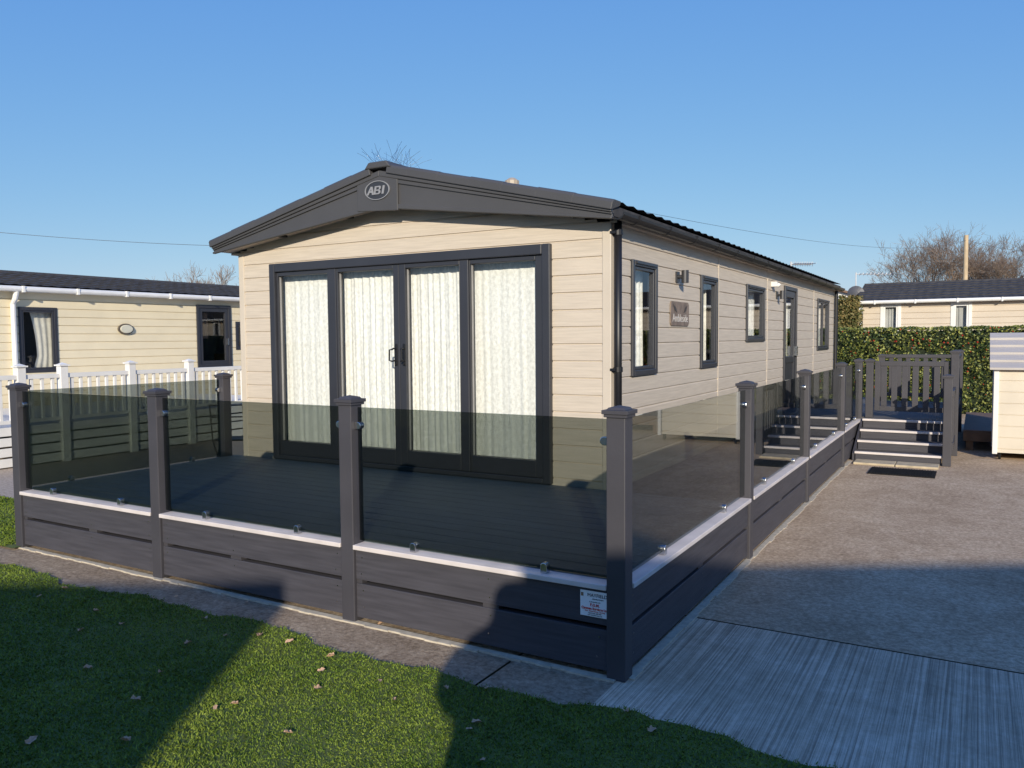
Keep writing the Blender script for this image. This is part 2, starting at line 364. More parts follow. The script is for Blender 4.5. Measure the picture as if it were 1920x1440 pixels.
for z0_, z1_ in ((.02,.2),(.23,.44)): MB().box(XG+.0, YG+.06, z0_, XG+.03, 12.44, z1_).build('landing_skirting', anth_board, deck)
g = MB(); ring(g, Matrix(((1,0,0,0),(0,-1,0,YG+.03),(0,0,1,0),(0,0,0,1))), .215, XG-.02, .6, 1.33, .07, -.02, .02)
g = g.build('gate', anth, deck, bevel=.004)
n = 6
for k in range(n): xx = .30 + k*(XG-.02-.215-.14)/n; MB().box(xx, YG+.018, .671, xx+.078, YG+.042, 1.259).build('gate_picket', anth, g, bevel=.003)
MB().box(XG-.075, YG-.03, 1.08, XG+.0, YG+.008, 1.11).build('gate_latch', black_m, g)
# steps
st = thing('entrance_steps', 'dark grey flight of four steps with pale tread edges below the gate', 'steps', (.65, 8.1, 0))
for k in range(4):
    y0 = 8.12 + k*.27; z = (DZ+.01)*(k+1)/4
    MB().box(.1, y0, .0 if k == 0 else (DZ+.01)*k/4-.0, XG-.06, y0+.03, z-.028).build('riser', anth_board, st)
    tr = MB().box(.09, y0+.03, z-.027, XG-.055, y0+.285 if k < 3 else YG-.025, z).build('tread', tread_m, st)
    MB().box(.09, y0-.02, z-.0275, XG-.055, y0+.0295, z+.002).build('nosing', cap_m, tr, bevel=.003)
MB().prism([(8.1,0),(YG,0),(YG,DZ),(8.93,DZ-.03),(8.1,.1)], .06, .088, 'x').build('stringer', anth, st)
slab_m = M('pale_slab', (.46,.38,.26), .9, .2, 12, .4, 60)
mb = MB(); xm = (.12+1.12)/2; mb.box(.12, 7.74, .0, xm-.006, 8.06, .03).box(xm+.006, 7.74, .0, 1.12, 8.06, .03)
tag(mb.build('paving_slab', slab_m, bevel=.006), 'pale weathered paving slab lying at the foot of the grey steps', 'paving slab')
c = onZ(1692, 886); mt = MB().box(c.x-.37, c.y-.3, .002, c.x+.37, c.y+.22, .014)
for k in range(23): mt.box(c.x-.345+k*.0305, c.y-.285, .0145, c.x-.33+k*.0305, c.y+.205, .02)
tag(mt.build('doormat', rubber_m), 'black ribbed rubber mat on the concrete before the steps', 'doormat')
# sign on the skirting near the corner
sa = onY(1089, 1104, -.032); sb = onY(1145, 1160, -.032)
sw = sb.x-sa.x; sz1 = sa.z; sz0 = onY(1092, 1152, -.032).z; scx = (sa.x+sb.x)/2; scz = (sz0+sz1)/2; sh = sz1-sz0
sign = thing('notice_sign', 'small white contractor sign screwed to the skirting beside the corner post', 'sign', (scx, -.034, sz0))
MB().box(scx-sw/2, -.040, sz0, scx+sw/2, -.034, sz1).build('sign_plate', sign_m, sign, bevel=.002)
def TF(x, z, y=-.0415): return Matrix.Translation((x, y, z)) @ Matrix.Rotation(R(90), 4, 'X')
def ln(body, rel, size, mat, name, dx=0, **k): text_mesh(name, body, size, TF(scx+dx, sz1-sh*rel), mat, sign, extrude=.0006, **k)
ln('MAYFIELD', .16, sh*.185, navy_m, 'heading', dx=sw*.08)
ln('DECKING SYSTEMS', .30, sh*.055, navy_m, 'subheading', dx=sw*.1)
ln('in partnership with', .41, sh*.06, navy_m, 'small_print')
ln('F.G.M.', .54, sh*.15, red_m, 'company_name', offset=.0004)
ln('Caravan Services Ltd.', .68, sh*.13, red_m, 'company_name', offset=.0005)
ln('Sites - Annual Planned - Servicing', .78, sh*.062, red_m, 'small_print')
ln('Tel: 01262 400 987', .86, sh*.07, navy_m, 'small_print')
ln('www.caravanservices.co.uk', .93, sh*.055, navy_m, 'small_print')
MB().box(scx-sw*.47, -.0415, sz1-sh*.23, scx-sw*.385, -.0405, sz1-sh*.09).build('emblem', M('bronze_print', (.25,.16,.1), .5), sign)
# ------------------------------------------------------------------ the main caravan
home = thing('static_caravan', 'beige clad static caravan with dark gable roof behind the glass deck', 'caravan', (XC, D, 0))
PITCHB = .138
def roofz(x): return ZE + (ZR-ZE)*(1-abs(x-XC)/HW)
U = lambda px: onY(px, 660, D).x
du0, du1 = U(515), U(1037); dz1 = onY(1036, 457, D).z; dz0 = DZ + .005
wf = MB(); siding(wf, FF, XW0, XW1, .1, lambda x: roofz(x)-.15, [(du0+.03, du1-.03, -1, dz1-.03)], PITCHB, 40)
wf.build('front_wall', siding_m, home, recalc=False)
def zX(px, py): return onX(px, py, XW1).z
def yX(px): return onX(px, 620, XW1).y
wins = [(yX(1180), yX(1227), zX(1180,706), zX(1180,486)), (yX(1310), yX(1341), zX(1310,691), zX(1310,515)),
        (yX(1396), yX(1430), zX(1396,641), zX(1396,532)), (yX(1530), yX(1551), zX(1530,657), zX(1530,559))]
dr = (yX(1467), yX(1490), DZ+.02, zX(1467, 535))
ops = [(a+.02, b-.02, c+.02, e-.02) for a, b, c, e in wins + [dr]]
ws = MB(); siding(ws, FR, D, YE, .1, ZE-.12, ops, PITCHB); ws.build('side_wall', siding_m, home, recalc=False)
wl = MB(); siding(wl, FL, D, YE, .1, ZE-.12, [], PITCHB)
wl.build('far_side_wall', siding_m, home, recalc=False)
MB().prism([(XW0,.1),(XW1,.1),(XW1,ZE-.15),(XC,ZR-.2),(XW0,ZE-.15)], YE-.02, YE, 'y').build('rear_wall', siding_m, home)
MB().box(XW0+.02, D+.05, DZ-.12, XW1-.05, YE-.05, DZ-.06).build('floor', int_m, home)
MB().box(XW0+.1, D+2.6, DZ-.05, XW1-.1, D+2.65, ZE-.2).build('room_partition', int_m, home)
for x, s in ((XW1, 1), (XW0, -1)):
    mb = MB(); x0, x1 = sorted((x-s*.055, x+s*.02)); mb.box(x0, D-.02, .1, x1, D+.055, ZE-.12); mb.build('corner_trim', trim_m, home, bevel=.006)
for px in (1345, 1437, 1524):
    y = yX(px); MB().box(XW1+.001, y-.012, .1, XW1+.0165, y+.012, ZE-.12).build('joint_strip', trim_m, home)
for i, w in enumerate(wins): window(home, FR, *w, frame_m, fw=.05, seed=i+3, mull=.5 if i == 3 else 0, bar=True, cm=curt_m)
# side door
d_ = ring(MB(), FR, *dr, .06, -.05, .04).build('side_door', frame_m, home, bevel=.005)
ring(MB(), FR, dr[0]+.062, dr[1]-.062, dr[2]+.062, dr[3]-.062, .1, -.03, .02).box(dr[0]+.16, -.03, 1.3, dr[1]-.16, .018, 1.4, FR).box(dr[0]+.16, -.03, dr[2]+.16, dr[1]-.16, .0, 1.3, FR).build('door_leaf', frame_m, d_, bevel=.004)
MB().box(dr[0]+.16, -.012, 1.4, dr[1]-.16, -.006, dr[3]-.16, FR).build('door_pane', clear_g, d_)
drape(FR, dr[0]+.1, dr[1]-.1, 1.38, dr[3]-.1, -.1, .015, 6, 3, 40, 4).build('door_blind', curt2_m, d_, recalc=False)
MB().box(dr[1]-.12, .021, 1.4, dr[1]-.09, .07, 1.55, FR).build('door_handle', chrome_m, d_)
# patio doors
pt = MB(); fo2 = .075
ring(pt, FF, du0, du1, dz0, dz1, fo2, -.06, .055, wb=.045, wt=.085)
m1a, m1b = U(621), U(637); m2a, m2b = U(868), U(884)
pt.box(m1a, -.05, dz0+.045, m1b, .04, dz1-.085, FF); pt.box(m2a, -.05, dz0+.045, m2b, .04, dz1-.085, FF)
pt = pt.build('patio_door', frame_m, home, bevel=.008)
iz0, iz1 = dz0+.0455, dz1-.0855
gz0 = onY(1005, 863, D).z; gz1 = onY(1005, 488, D).z
bays = [(du0+fo2+.001, m1a-.001, U(528), U(620), 'side_light'), (m1b+.001, U(754)-.001, U(640), U(743), 'door_leaf'), (U(754)+.001, m2a-.001, U(766), U(866), 'door_leaf'), (m2b+.001, du1-fo2-.001, U(886), U(1007), 'side_light')]
bead_m = M('pale_glazing_bead', (.30,.29,.28), .5)
for i, (a, b, ga, gb, nm) in enumerate(bays):
    s = MB(); o0, o1 = -.045, (.026 if nm == 'side_light' else .034)
    if ga > a + .005: s.box(a, o0, iz0, ga, o1, iz1, FF)
    if b > gb + .005: s.box(gb, o0, iz0, b, o1, iz1, FF)
    s.box(max(a, ga), o0, iz0, min(b, gb), o1, gz0, FF); s.box(max(a, ga), o0, gz1, min(b, gb), o1, iz1, FF)
    s = s.build(nm, frame_m, pt, bevel=.006)
    MB().add([(a, -.01, iz0), (b, -.01, iz0), (b, -.01, iz1), (a, -.01, iz1)], [(0,1,2,3)], FF).build('pane', clear_g, pt, recalc=False)
    for q0 in (max(a,ga)-.004, min(b,gb)-.006): MB().box(q0, -.015, gz0+.004, q0+.010, .004, gz1-.004, FF).build('glazing_bead', bead_m, pt)
for uh, sg in ((U(747.5), -.7), (U(763), .25)):
    h = MB(); zc = onY(750, 665, D).z
    h.box(uh-.014, .035, zc-.1, uh+.014, .045, zc+.1, FF)
    p = [(uh, .045, zc+.055), (uh, .075, zc+.058), (uh+sg*.0, .095, zc+.05), (uh+sg*.045, .095, zc+.045), (uh+sg*.05, .095, zc-.05), (uh+sg*.01, .095, zc-.058), (uh, .075, zc-.055), (uh, .045, zc-.055)]
    h.tube([FF @ Vector(q) for q in p], .008, 8); h.tube([FF@Vector((uh, .045, zc-.085)), FF@Vector((uh, .056, zc-.085))], .009, 8)
    h.build('door_handle', black_m, pt, bevel=.002)
cl = ['leftmost of the four cream curtains behind the patio glazing', 'cream curtain behind the left patio door leaf', 'cream curtain behind the right patio door leaf', 'rightmost of the four cream curtains, beside the door frame']
for i, (a, b, ga, gb, nm) in enumerate(bays):
    c = drape(FF, max(a,ga)-.12, min(b,gb)+.05, dz0+.02, dz1-.1, -.105 - .004*(i % 2), (.004,.009,.008,.0035)[i], 7 if i in (0,3) else 9, 30+i, 150, 22).build('curtain', curt_m, smooth=True, recalc=False)
    tag(c, cl[i], 'curtain', 'curtains behind the patio doors')
MB().box(du0-.02, -.75, dz0-.05, du1-.05, -.74, dz1+.05, FF).build('room_divider', int_m, home)
# roof
TH = .10
rf = MB()
for s in (-1, 1):
    xe = XC + s*HW
    rf.add([(XC, YF+.03, ZR-.02), (xe, YF+.03, ZE-.02), (xe, YE+.15, ZE-.02), (XC, YE+.15, ZR-.02), (XC, YF+.03, ZR-TH), (xe, YF+.03, ZE-TH), (xe, YE+.15, ZE-TH), (XC, YE+.15, ZR-TH)],
      [(0,1,2,3),(4,5,6,7),(0,1,5,4),(1,2,6,5),(2,3,7,6)])
roof = rf.build('roof', rooft_m, home)
def tile_sheet(P, eu, ev, LU, LV, rows, nrm, amp=.018, du=.055):
    mb = MB(); nu = int(LU/du); vs = []; fs = []
    for r_ in range(rows):
        for e in (0, 1):
            v = LV*(r_+e)/rows; lift = .022*(1-e)
            for i in range(nu+1):
                u = LU*i/nu; h = amp*(.5+.5*math.cos(2*math.pi*u/.22)) + lift
                vs.append(P + eu*u + ev*v + nrm*h)
    k = nu+1
    for r_ in range(2*rows-1):
        for i in range(nu): fs.append((r_*k+i, r_*k+i+1, (r_+1)*k+i+1, (r_+1)*k+i))
    return mb.add(vs, fs)
ev = Vector((-HW, 0, ZR-ZE)); lv = ev.length; ev.normalize(); nr = Vector((ZR-ZE, 0, HW)).normalized()
tile_sheet(Vector((XE1, YF+.2, ZE-.015)), Vector((0,1,0)), ev, YE-YF-.1, lv, 6, nr).build('roof_tiles', rooft_m, roof, recalc=False)
sf = MB(); FC = .375      # fascia depth at the centre
za = ZR-.33; zb = ZE-.105
for s in (-1, 1):
    xe = XC + s*(HW-.04)
    sf.add([(XC, YF+.05, za), (xe, YF+.05, zb), (xe, D+.0, zb), (XC, D+.0, za), (XC, YF+.05, za+.02), (xe, YF+.05, zb+.02), (xe, D, zb+.02), (XC, D, za+.02)], [(0,1,2,3),(4,5,6,7),(0,1,5,4),(1,2,6,5),(2,3,7,6)])
    xa = XW1-.0 if s > 0 else XW0
    sf.box(min(xa, xe), D, ZE-.125, max(xa, xe), YE+.1, ZE-.107)
sf.build('soffit', soffit_m, home)
for px in (530, 655, 820, 990):
    x = onY(px, 420, YF+.12).x; z = za + (zb-za)*abs(x-XC)/(HW-.04)
    MB().tube([(x, YF+.12, z-.014), (x, YF+.12, z+.004)], .045, 16).build('soffit_light', black_m, home)
# gable fascia
ns = (ZR-ZE)/HW
def band(xa, xb, f_top, f_bot, y0, y1, n=1):
    m = MB(); pts = [xa+(xb-xa)*i/n for i in range(n+1)]
    return m.prism([(x, f_top(x)) for x in pts] + [(x, f_bot(x)) for x in reversed(pts)], y0, y1, 'y')
zt = lambda x: ZR - ns*abs(x-XC)
edge = lambda x: 1-abs(x-XC)/HW
for s in (-1, 1):
    xe = XC + s*HW
    a, b = sorted((XC, xe))
    band(a, b, lambda x: zt(x)-.075, lambda x: zt(x)-.12-(FC-.125)*edge(x), YF+.01, YF+.045).build('fascia_panel', fascia_m, home, bevel=.004)
    band(a, b, lambda x: zt(x)-.045, lambda x: zt(x)-.075-.02*edge(x), YF-.018, YF+.03).build('fascia_trim', fascia_m, home, bevel=.006)
    band(a, b, lambda x: zt(x)-.0755-.02*edge(x), lambda x: zt(x)-.09-.045*edge(x), YF-.004, YF+.03).build('fascia_trim', fascia_m, home, bevel=.004)
    band(a, b, lambda x: zt(x)-.105-(FC-.15)*edge(x), lambda x: zt(x)-.125-(FC-.125)*edge(x), YF-.006, YF+.03).build('fascia_lip', fascia_m, home, bevel=.006)
    n = 7; q = Vector((HW, 0, -(ZR-ZE))) if s > 0 else Vector((-HW, 0, -(ZR-ZE)))
    L = q.length; qd = q.normalized(); nn = Vector((-qd.z, 0, qd.x)) if s > 0 else Vector((qd.z, 0, -qd.x))
    if nn.z < 0: nn = -nn
    for k in range(n):
        c0 = .10 if k == 0 else L*k/n; c1 = L*(k+1)/n + (.01 if k < n-1 else .02)
        lift = .004*(k % 2)
        prof = [(-.035, -.045), (-.035, .01+lift), (-.022, .028+lift), (.0, .036+lift), (.12, .036+lift), (.12, .0), (-.015, -.045)]
        m = MB(); base = Vector((XC, YF, ZR-.012)); vs = []
        for c in (c0, c1):
            for yy, hh in prof: vs.append(base + qd*c + Vector((0, yy, 0)) + nn*hh)
        nP = len(prof); m.add(vs, [tuple(range(nP)), tuple(range(2*nP-1, nP-1, -1))] + [(i, (i+1) % nP, nP+(i+1) % nP, nP+i) for i in range(nP)])
        m.build('verge_cap', fascia_m, home, bevel=.006)
# ridge end block with the badge
bx = lambda px: onY(px, 350, YF-.02).x
cb = MB(); xa, xb_, xc_ = bx(668), bx(700), bx(744)
cb.prism([(xa, zt(xa)-.05), (XC, ZR-.05), (xc_, zt(xc_)-.05), (xc_, zt(xc_)-FC+.01), (xa, zt(xa)-FC+.05)], YF-.012, YF+.0095, 'y')
cb = cb.build('badge_block', fascia_m, home, bevel=.006)
MB().prism([(XC-.15, ZR-.03), (XC-.10, ZR+.03), (XC+.10, ZR+.03), (XC+.15, ZR-.03)], YF-.045, YE+.1, 'y').build('ridge_cap', fascia_m, home, bevel=.012)
by = YF - .013
bc = onY(708, 357, by); ra = (onY(731, 357, by).x - onY(685, 357, by).x)/2; rb = (onY(708, 339, by).z - onY(708, 375, by).z)/2
lg = MB(); n = 40; vs = []
for k in range(n):
    a = 2*math.pi*k/n
    for f_, y_ in ((1, 0), (1, -.010), (.93, -.010), (.93, 0)): vs.append((bc.x+ra*f_*math.cos(a), by+y_, bc.z+rb*f_*math.sin(a)))
lg.add(vs, [(4*k+j, 4*k+(j+1) % 4, (4*((k+1) % n))+(j+1) % 4, 4*((k+1) % n)+j) for k in range(n) for j in range(4)])
lg = lg.build('badge', logo_m, home)
MB().prism([(bc.x+ra*.925*math.cos(2*math.pi*k/40), bc.z+rb*.925*math.sin(2*math.pi*k/40)) for k in range(40)], by-.005, by-.0005, 'y').build('badge_backing', M('badge_dark', (.035,.036,.04), .4), lg)
# bold italic letters cut from flat strokes
LH = rb*.86; LW = LH*.30
def P2(x, z): return (bc.x + x + .22*z, bc.z + z)
def letter(polys):
    m = MB()
    for i, pl_ in enumerate(polys): m.prism([P2(x, z) for x, z in pl_], by-.010-.0004*i, by-.0052, 'y')
    m.build('badge_letter', logo_m, lg)
h = LH/2; t = LW
cA = -.50*ra; wA = .30*ra
letter([[(cA-wA,-h),(cA-wA+t,-h),(cA+t*.35,h),(cA-t*.45,h)], [(cA+wA-t,-h),(cA+wA,-h),(cA+t*.5,h),(cA-t*.3,h)], [(cA-wA*.6,-h*.45),(cA+wA*.6,-h*.45),(cA+wA*.45,-h*.05),(cA-wA*.45,-h*.05)]])
cB = .03*ra; wB = .25*ra; s_ = h*.30
letter([[(cB-wB,-h),(cB-wB+t*.85,-h),(cB-wB+t*.85,h),(cB-wB,h)], [(cB-wB,h-s_),(cB+wB*.55,h-s_),(cB+wB*.7,h),(cB-wB,h)], [(cB-wB,-s_/2),(cB+wB*.7,-s_/2),(cB+wB*.7,s_/2),(cB-wB,s_/2)], [(cB-wB,-h),(cB+wB*.7,-h),(cB+wB*.6,-h+s_),(cB-wB,-h+s_)],
        [(cB+wB*.4,h-s_*.5),(cB+wB*.7,h),(cB+wB,h*.75),(cB+wB,h*.3),(cB+wB*.7,0),(cB+wB*.45,0),(cB+wB*.5,h*.4)], [(cB+wB*.45,0),(cB+wB*.75,0),(cB+wB*1.1,-h*.3),(cB+wB*1.1,-h*.75),(cB+wB*.75,-h),(cB+wB*.45,-h+s_*.5),(cB+wB*.55,-h*.5)]])
cI = .50*ra; letter([[(cI-t*.5,-h),(cI+t*.5,-h),(cI+t*.5,h),(cI-t*.5,h)]])
# gutter and downpipe
gx = XE1 + .035; gz = ZE-.075
gt = MB(); prof = [(.055*math.cos(a), .055*math.sin(a)) for a in [math.pi + math.pi*i/8 for i in range(9)]] + [(.047, 0), (.047*math.cos(2*math.pi-.6), .047*math.sin(-.6)), (0, -.047), (-.04, -.03), (-.047, 0)]
gt.prism([(gx+p, gz+q) for p, q in prof], YF+.03, YE+.12, 'y')
gt = gt.build('gutter', black_m, home)
y = YF+.35
while y < YE: MB().prism([(gx+1.12*p, gz+1.12*q+.002) for p, q in prof[:9]] + [(gx+.063, gz+.012), (gx-.063, gz+.012)], y, y+.03, 'y').build('gutter_bracket', black_m, gt); y += .75
dx = XW1+.06; dy = onX(1159, 600, dx).y
dpz = MB().tube([(dx, dy, ZE-.07), (dx, dy, DZ+.05)], .03, 14).build('downpipe', black_m, home, smooth=True)
for z in (ZE-.2, 1.45, .75): MB().tube([(dx, dy, z-.02), (dx, dy, z+.02)], .037, 14).box(XW1+.013, dy-.055, z-.01, dx, dy+.055, z+.01).build('pipe_clip', black_m, dpz)
MB().tube([(dx, YE-.1, gz-.05), (dx, YE-.1, .5)], .034, 10).build('downpipe', black_m, home)
# wall lamps
for px, py in ((1276, 519), (1461, 553)):
    p = onX(px, py, XW1+.05); m = MB(); m.box(XW1+.012, p.y-.04, p.z-.05, XW1+.03, p.y+.04, p.z+.05); m.tube([(XW1+.03, p.y, p.z), (XW1+.09, p.y, p.z)], .02, 10)
    m.tube([(XW1+.095, p.y, p.z-.06), (XW1+.095, p.y, p.z+.06)], .034, 14); m.build('wall_lamp', M('dark_steel', (.05,.05,.055), .4, metal=.3), home)
p = onX(1452, 533, XW1+.05); MB().box(XW1+.013, p.y-.05, p.z-.035, XW1+.09, p.y+.05, p.z+.035).tube([(XW1+.09, p.y, p.z), (XW1+.12, p.y, p.z-.03)], .03, 10).build('security_lamp', white_m, home, bevel=.006)
# name plaque
ya, yb = yX(1253), yX(1287); za_, zb_ = zX(1270, 611), zX(1270, 566); yc = (ya+yb)/2; zc = (za_+zb_)/2
hwp = (yb-ya)/2; hhp = (zb_-za_)/2; nt_ = .025
pts = [(yc-hwp+nt_, zc-hhp), (yc+hwp-nt_, zc-hhp), (yc+hwp, zc-hhp+nt_), (yc+hwp, zc+hhp-nt_), (yc+hwp-nt_, zc+hhp), (yc-hwp+nt_, zc+hhp), (yc-hwp, zc+hhp-nt_), (yc-hwp, zc-hhp+nt_)]
pl = MB().prism(pts, XW1+.014, XW1+.026, 'x').build('name_plaque', M('bronze_plaque', (.20,.15,.115), .6, .3, 12), home, bevel=.003)
text_mesh('plaque_lettering', 'Ambleside', (yb-ya)*.20, Matrix.Translation((XW1+.028, yc, zc-.045)) @ Matrix.Rotation(R(90), 4, 'Z') @ Matrix.Rotation(R(90), 4, 'X'), M('plaque_letter_grey', (.6,.56,.52), .5), pl, extrude=.001)
orn = M('dark_ornament', (.05,.04,.035), .5)
for sg in (-1, 1):      # slanted leaf-like carvings in the upper half
    c0_ = yc+sg*hwp*.55; MB().prism([(c0_-.05*sg, zc+.01), (c0_+.02*sg, zc+.03), (c0_+.06*sg, zc+hhp-.03), (c0_-.01*sg, zc+.06)], XW1+.0262, XW1+.029, 'x').build('plaque_carving', orn, pl)
# flue and bird spikes
fp = onX(960, 345, XC+.5); fl = MB(); fy = fp.y
fz = onX(960, 334, XC+.5).z
fl.tube([(XC+.5, fy, ZR-.2), (XC+.5, fy, fz-.08)], .045, 12); fl.tube([(XC+.5, fy, fz-.08), (XC+.5, fy, fz-.03), (XC+.5, fy, fz)], [.075, .075, .03], 12)
fl.build('flue', M('flue_metal', (.4,.33,.25), .5), home)
bs = MB()
for k in range(44):
    t = random.random(); a = -1.35 + 2.7*random.random(); b0 = Vector((XC+.02+(random.random()-.5)*.25, YF-.02+t*.45, ZR+.03))
    L = random.uniform(.13,.21); dv = Vector((math.sin(a), random.uniform(-.4,.4), abs(math.cos(a))*.8+.15)).normalized()
    bs.tube([b0, b0+dv*L*.5+Vector((0,0,.01)), b0+dv*L], .0013, 4)
tag(bs.build('bird_spikes', chrome_m, home), kind='stuff')
# ------------------------------------------------------------------ other caravans
def caravan(label, origin, rz, L, W, he, hr, wm, openings, group=None, roofm=rooft_m, base=.25, gut=True, wfm=frame_m, rows=7):
    t = thing('static_caravan', label, 'caravan', origin, rz, group)
    F0 = Matrix(((1,0,0,0),(0,-1,0,0),(0,0,1,0),(0,0,0,1)))
    holes = [(a+.02, b-.02, c+.02, e-.02) for a, b, c, e, k in openings]
    m = MB(); siding(m, F0, 0, L, base, he, holes, .155, d=.018); m.build('front_wall', wm, t, True, recalc=False)
    zt_ = lambda y: he + (hr-he)*(1-abs(y-W/2)/(W/2))
    for x in (0, L):
        sx = -1 if x == 0 else 1
        Fe = Matrix(((0,sx,0,x),(1,0,0,0),(0,0,1,0),(0,0,0,1)))
        m = MB(); siding(m, Fe, 0, W, base, zt_, [], .155, 24, d=.018); m.build('end_wall', wm, t, True, recalc=False)
    MB().box(0, W-.02, base, L, W, he).build('rear_wall', wm, t, True)
    MB().box(.02, .05, 0, L-.02, W-.05, base+.02).build('base', dark_m, t, True)
    r = MB(); oh = .18
    for s in (0, 1):
        ye = -oh if s == 0 else W+oh; sl = (hr-he)/(W/2); zz = he - sl*oh
        r.add([(-.2, W/2, hr), (-.2, ye, zz), (L+.2, ye, zz), (L+.2, W/2, hr), (-.2, W/2, hr+.05), (-.2, ye, zz+.05), (L+.2, ye, zz+.05), (L+.2, W/2, hr+.05)], [(0,1,2,3),(4,5,6,7),(0,1,5,4),(1,2,6,5),(2,3,7,6),(0,4,7,3)])
    r = r.build('roof', wfm if wm is siding_m else white_m, t, True)
    sl = (hr-he)/(W/2); P = Vector((-.2, -oh, he-sl*oh+.055)); e2 = Vector((0, W/2+oh, sl*(W/2+oh))); l2 = e2.length
    tile_sheet(P, Vector((1,0,0)), e2.normalized(), L+.4, l2, rows, Vector((0,-sl,1)).normalized(), amp=.014).build('roof_tiles', roofm, r, True, recalc=False)
    tile_sheet(Vector((-.2, W+oh, he-sl*oh+.055)), Vector((1,0,0)), Vector((0, -(W/2+oh), sl*(W/2+oh))).normalized(), L+.4, l2, 2, Vector((0,sl,1)).normalized(), amp=.02, du=.1).build('roof_tiles', roofm, r, True, recalc=False)
    MB().tube([(-.2, W/2, hr+.04), (L+.2, W/2, hr+.04)], .06, 10).build('ridge_tiles', roofm, r, True)
    if gut:
        g_ = MB(); g_.tube([(-.2, -oh-.04, he-.03), (L+.2, -oh-.04, he-.03)], .05, 10)
        g_ = g_.build('gutter', white_m if wm is not siding_m else black_m, t, True)
        x = .3
        while x < L: MB().box(x, -oh-.1, he-.09, x+.04, -oh+.02, he+.02).build('gutter_bracket', white_m, g_, True); x += 1.0
        MB().box(-.1, -oh, he-.07, L+.1, .0, he-.05).build('soffit', white_m, t, True)
    for i, (a, b, c, e, k) in enumerate(openings):
        if k == 'door':
            d2 = ring(MB(), F0, a, b, c, e, .07, -.05, .05).build('door', wfm, t, True, bevel=.005)
            ring(MB(), F0, a+.071, b-.071, c+.071, e-.071, .08, -.03, .03).build('door_leaf', wfm, d2, True)
            MB().box(a+.151, -.01, c+.151, b-.151, -.005, e-.151, F0).build('door_pane', clear_g, d2, True)
            drape(F0, a+.17, a+(b-a)*.5, e-.75, e-.17, -.2, .015, 4, i, 30, 4).build('curtain', M('brown_curtain', (.2,.12,.08), .8), d2, True, recalc=False)
            MB().box(b-.13, .031, c+.5, b-.09, .07, c+.65, F0).build('door_handle', chrome_m, d2, True)
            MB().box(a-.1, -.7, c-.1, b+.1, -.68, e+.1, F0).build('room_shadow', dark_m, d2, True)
        else: window(t, F0, a, b, c, e, white_m if k.startswith('w') else wfm, curtain=k.strip('w_') or 'full', local=True, seed=i+50, fw=.08 if k.startswith('w') else .06, cm=M('grey_net_curtain', (.38,.38,.37), .9) if k.startswith('w') else None)
    return t
# left neighbour
XN = -13.4; yo = onX(-260, 600, XN).y
def nb(px0, px1, py0, py1, k): return (onX(px0, py0, XN).y-yo, onX(px1, py0, XN).y-yo, onX(px0, py1, XN).z, onX(px0, py0, XN).z, k)
heL = onX(0, 538, XN).z; hrL = onX(0, 516, XN-2.0).z
lc = caravan('cream neighbouring caravan with dark tiled roof, behind the white picket balustrade', (XN, yo, 0), R(90), 13.0, 3.8, heL, hrL, cream_m,
   [nb(32,105,575,700,'tied'), nb(366,430,571,690,'door'), nb(440,465,603,656,'sides')])
pd = onX(22, 600, XN).y-yo
MB().tube([(pd, -.2, heL-.06), (pd, -.14, heL-.2), (pd, -.06, heL-.3), (pd, -.06, .3)], .045, 10).build('downpipe', white_m, lc, True)
lp = onX(235, 617, XN+.03); u = lp.y-yo
mb = MB(); nn_ = 20
mb.prism([(u+.17*math.cos(2*math.pi*k/nn_), lp.z+.11*math.sin(2*math.pi*k/nn_)) for k in range(nn_)], -.02, -.06, 'y'); lo = mb.build('bulkhead_lamp', M('dark_bronze', (.1,.08,.06), .5), lc, True, bevel=.01)
MB().prism([(u+.14*math.cos(2*math.pi*k/nn_), lp.z+.085*math.sin(2*math.pi*k/nn_)) for k in range(nn_)], -.061, -.09, 'y').build('lamp_lens', M('lamp_lens', (.6,.57,.45), .3), lo, True, bevel=.02)
# white balustrade deck
XB = -9.75
wd = thing('white_balustrade_deck', 'white picket balustrade deck beside the cream neighbouring caravan', 'deck', (XB, 1.5, 0))
ya = onX(-120, 880, XB).y
yps = [onX(px, 700, XB).y for px in (37, 117, 355)]
zwt = onX(117, 682, XB).z; zwr = onX(117, 700, XB).z
ylist = [ya, yps[0], yps[1], (yps[1]+yps[2])/2, yps[2], yps[2]+1.5, yps[2]+3.0]
for y in ylist:
    p = MB().box(XB-.055, y-.055, 0, XB+.055, y+.055, zwt-.03).build('post', white_m, wd, bevel=.005)
    MB().box(XB-.075, y-.075, zwt-.03, XB+.075, y+.075, zwt-.01).add([(XB-.06,y-.06,zwt-.0095),(XB+.06,y-.06,zwt-.0095),(XB+.06,y+.06,zwt-.0095),(XB-.06,y+.06,zwt-.0095),(XB,y,zwt+.02)], [(0,1,2,3),(0,1,4),(1,2,4),(2,3,4),(3,0,4)]).build('post_cap', white_m, p)
for a, b in zip(ylist, ylist[1:]):
    m = MB(); m.box(XB-.035, a+.055, zwr-.06, XB+.035, b-.055, zwr); m.box(XB-.03, a+.055, .6, XB+.03, b-.055, .65)
    n = max(2, int((b-a)/.13))
    for k in range(1, n): yy = a+(b-a)*k/n; m.box(XB-.018, yy-.02, .65, XB+.018, yy+.02, zwr-.06)
    m.build('picket_panel', white_m, wd, bevel=.003)
    for k in range(4): MB().box(XB-.015+.0, a+.055, .02+k*.14, XB+.015, b-.055, .135+k*.14).build('skirting_board', white_m, wd, bevel=.004)
MB().box(XN+.2, ya, .5, XB-.06, ylist[-1], .55).build('floor', white_m, wd)
